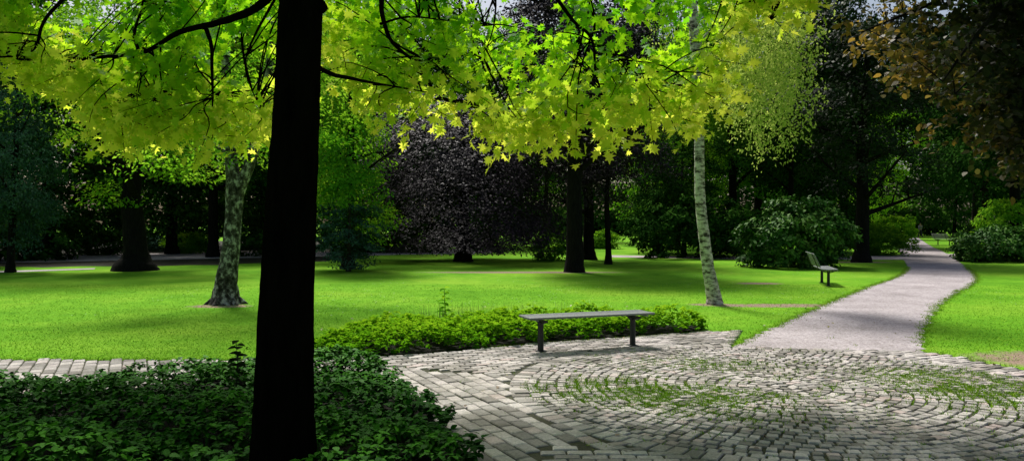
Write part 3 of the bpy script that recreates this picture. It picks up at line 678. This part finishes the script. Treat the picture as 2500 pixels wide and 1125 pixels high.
def bench(name,label,x,y,ang,back,L=1.75,leg_sep=1.3,group=None,z=.018):
    e=empty(name,(x,y,z),label,'bench',group); e.rotation_euler[2]=ang
    h=.44; w=.42
    bm=bmesh.new(); ns_=7
    for i in range(ns_):
        yy=-w/2+w*(i+.5)/ns_; zz=h+.012+ (abs(yy)/w*2)**2*.012*(1 if back else .4)
        box(bm,(0,yy,zz),(L,w/ns_-.012,.026))
    for s_ in (-1,1): box(bm,(s_*(leg_sep/2+.12),0,h-.012),(.03,w*.95,.016))
    obj('seat',bm_mesh(name+'_seat',bm,M_slat),None,e)
    lm=legmesh(name+'_leg',h,w)
    for s_ in (-1,1): obj('leg',lm,None,e,(s_*leg_sep/2,0,0))
    if back:
        bm=bmesh.new()
        for i in range(7):
            t=(i+.6)/7; yy=w/2+.02+.15*t+.03*t*t; zz=h+.06+.38*t
            box(bm,(0,yy,zz),(L,.022,.042),Matrix.Rotation(-.32-.1*t,4,'X'))
        obj('backrest',bm_mesh(name+'_back',bm,M_slat),None,e)
        bm=bmesh.new(); box(bm,(0,0,0),(.03,.02,.50),Matrix.Rotation(-.38,4,'X')); bmm=bm_mesh(name+'_bracket',bm,M_iron)
        for s_ in (-1,1): obj('backrest_bracket',bmm,None,e,(s_*leg_sep/2,w/2+.125,h+.20))
    return e
a=np.array(G(1320,861)); b=np.array(G(1545,847)); c=(a+b)/2; sep=float(np.linalg.norm(b-a)); an=math.atan2(b[1]-a[1],b[0]-a[0])
bench('backless_bench','grey slatted backless bench with two dark posts on paving',c[0],c[1],an,False,sep+.46,sep)
a=np.array(G(2023,698)); b=a+np.array((.30,1.2))
c=(a+b)/2; an=math.atan2(1.2,.30)
bench('park_bench','grey slatted park bench with backrest beside the path',c[0],c[1],an,True,1.8,1.24,'park benches with backrests',0)
bench('park_bench','distant slatted bench with backrest beside the path',*G(2304,598),math.radians(100),True,1.8,1.24,'park benches with backrests',0)

bm=bmesh.new()
for i in range(4): box(bm,(0,i*.35,.06+i*.12),(3.4,.35,.12+i*.0),None,.01)
o=obj('garden_steps',bm_mesh('garden_steps',bm,M_wallstone),None,None,(X(240,46),46.5,0)); tag(o,'pale stone garden steps under the trees','steps')
bm=bmesh.new()
for i in range(9): box(bm,(i*.62-2.5,0,.22),(.6,.3,.44),None,.02)
o=obj('garden_wall',bm_mesh('garden_wall',bm,M_wallstone),None,None,(X(400,50),50,0)); tag(o,'low pale block wall beside the garden path','wall')

# ------------------------------------------------------------------ person
def skin(name,verts,edges,rads,mat,root=0,parent=None,sub=2):
    me=bpy.data.meshes.new(name); me.from_pydata(verts,edges,[]); me.update(); me.materials.append(mat)
    o=obj(name,me,None,parent); md=o.modifiers.new('s','SKIN'); md.use_smooth_shade=True
    for i,rr in enumerate(rads): me.skin_vertices[0].data[i].radius=(rr,rr) if not isinstance(rr,tuple) else rr
    for v in me.skin_vertices[0].data: v.use_root=False
    me.skin_vertices[0].data[root].use_root=True
    o.modifiers.new('b','SUBSURF').levels=sub; o.modifiers['b'].render_levels=sub; return o
px,py=G(2247,581)
pe=empty('person',(px,py,.004),'person in grey top and dark trousers walking along path','person'); pe.rotation_euler[2]=math.pi
M_skin=plain('skin',(.35,.2,.14),.6); M_top=plain('grey_cloth',(.16,.15,.18),.9); M_tr=plain('dark_cloth',(.02,.02,.03),.9); M_hair=plain('brown_hair',(.03,.02,.012),.8)
vs=[(0,0,.95),(0,0,1.15),(0,0,1.38),(0,0,1.50),(0,.0,1.60),(0,.01,1.69)]; es=[(0,1),(1,2),(2,3),(3,4),(4,5)]; rs=[(.14,.10),(.13,.095),(.15,.10),.055,.085,.075]
for s_ in (-1,1):
    b=len(vs); sw=s_*.22
    vs+=[(s_*.19,0,1.40),(s_*.23,sw*.4,1.13),(s_*.22,-.06+sw,.90),(s_*.22,-.08+sw,.82)]; es+=[(2,b),(b,b+1),(b+1,b+2),(b+2,b+3)]; rs+=[.058,.042,.028,.03]
    for f in range(5):
        c_=len(vs); dy=(f-2)*.018; ln=.075-abs(f-2)*.008
        if f==0: vs+=[(s_*.20,-.08+sw-.045,.80),(s_*.195,-.08+sw-.055,.765)]
        else: vs+=[(s_*.22,-.08+sw+dy,.82-ln*.55),(s_*.212,-.08+sw+dy,.82-ln)]
        es+=[(b+3,c_),(c_,c_+1)]; rs+=[.009,.008]
    b=len(vs); st=-s_*.24
    vs+=[(s_*.09,0,.88),(s_*.10,st*.4-.03,.50),(s_*.10,st+.06,.10),(s_*.10,st,.04),(s_*.10,st-.16,.03)]; es+=[(0,b),(b,b+1),(b+1,b+2),(b+2,b+3),(b+3,b+4)]; rs+=[.09,.062,.042,.04,.03]
skin('body',vs,es,rs,M_skin,0,pe,1)
tv=[(0,0,.93),(0,0,1.15),(0,0,1.38),(0,0,1.47)]; te=[(0,1),(1,2),(2,3)]; tr_=[(.17,.125),(.15,.115),(.17,.12),.075]
for s_ in (-1,1):
    b=len(tv); sw=s_*.22; tv+=[(s_*.19,0,1.40),(s_*.23,sw*.4,1.13),(s_*.22,-.06+sw,.92)]; te+=[(2,b),(b,b+1),(b+1,b+2)]; tr_+=[.075,.056,.045]
skin('shirt',tv,te,tr_,M_top,0,pe,1)
tv=[(0,0,1.0),(0,0,.92)]; te=[(0,1)]; tr_=[(.16,.12),(.165,.125)]
for s_ in (-1,1):
    b=len(tv); st=-s_*.24; tv+=[(s_*.09,0,.82),(s_*.10,st*.4-.03,.50),(s_*.10,st+.05,.12)]; te+=[(1,b),(b,b+1),(b+1,b+2)]; tr_+=[.105,.08,.062]
skin('trousers',tv,te,tr_,M_tr,0,pe,1)
skin('hair',[(0,.03,1.62),(0,.035,1.70),(0,.0,1.74)],[(0,1),(1,2)],[.075,.088,.06],M_hair,0,pe,1)

# ------------------------------------------------------------------ light, sky, camera
el=math.radians(56); az=math.atan2(-.35,.9)
sv=Vector((math.sin(az)*math.cos(el),math.cos(az)*math.cos(el),math.sin(el)))
sl=bpy.data.lights.new('sun','SUN'); sl.energy=5; sl.angle=math.radians(11); sl.color=(1,.97,.91)
so=bpy.data.objects.new('sun',sl); so.rotation_euler=sv.to_track_quat('Z','Y').to_euler(); so.location=(0,0,40); link(so)
w=bpy.data.worlds.new('World'); scene.world=w; w.use_nodes=True; nt=w.node_tree
bgk=nt.nodes['Background']; sk_=nt.nodes.new('ShaderNodeTexSky'); sk_.sky_type='NISHITA'; sk_.sun_disc=False
sk_.sun_elevation=el; sk_.sun_rotation=az; sk_.dust_density=4; sk_.air_density=1.0; sk_.ozone_density=.4
nt.links.new(sk_.outputs[0],bgk.inputs[0]); bgk.inputs[1].default_value=.11
cam=bpy.data.cameras.new('camera'); co=bpy.data.objects.new('camera',cam); link(co); scene.camera=co
cam.sensor_width=36; cam.lens=36*F/2500; cam.clip_end=2000; cam.clip_start=.05
co.location=(0,0,H); co.rotation_euler=(math.pi/2-math.atan(17.5/F),0,0)
scene.view_settings.view_transform='Standard'; scene.view_settings.look='None'; scene.view_settings.exposure=0
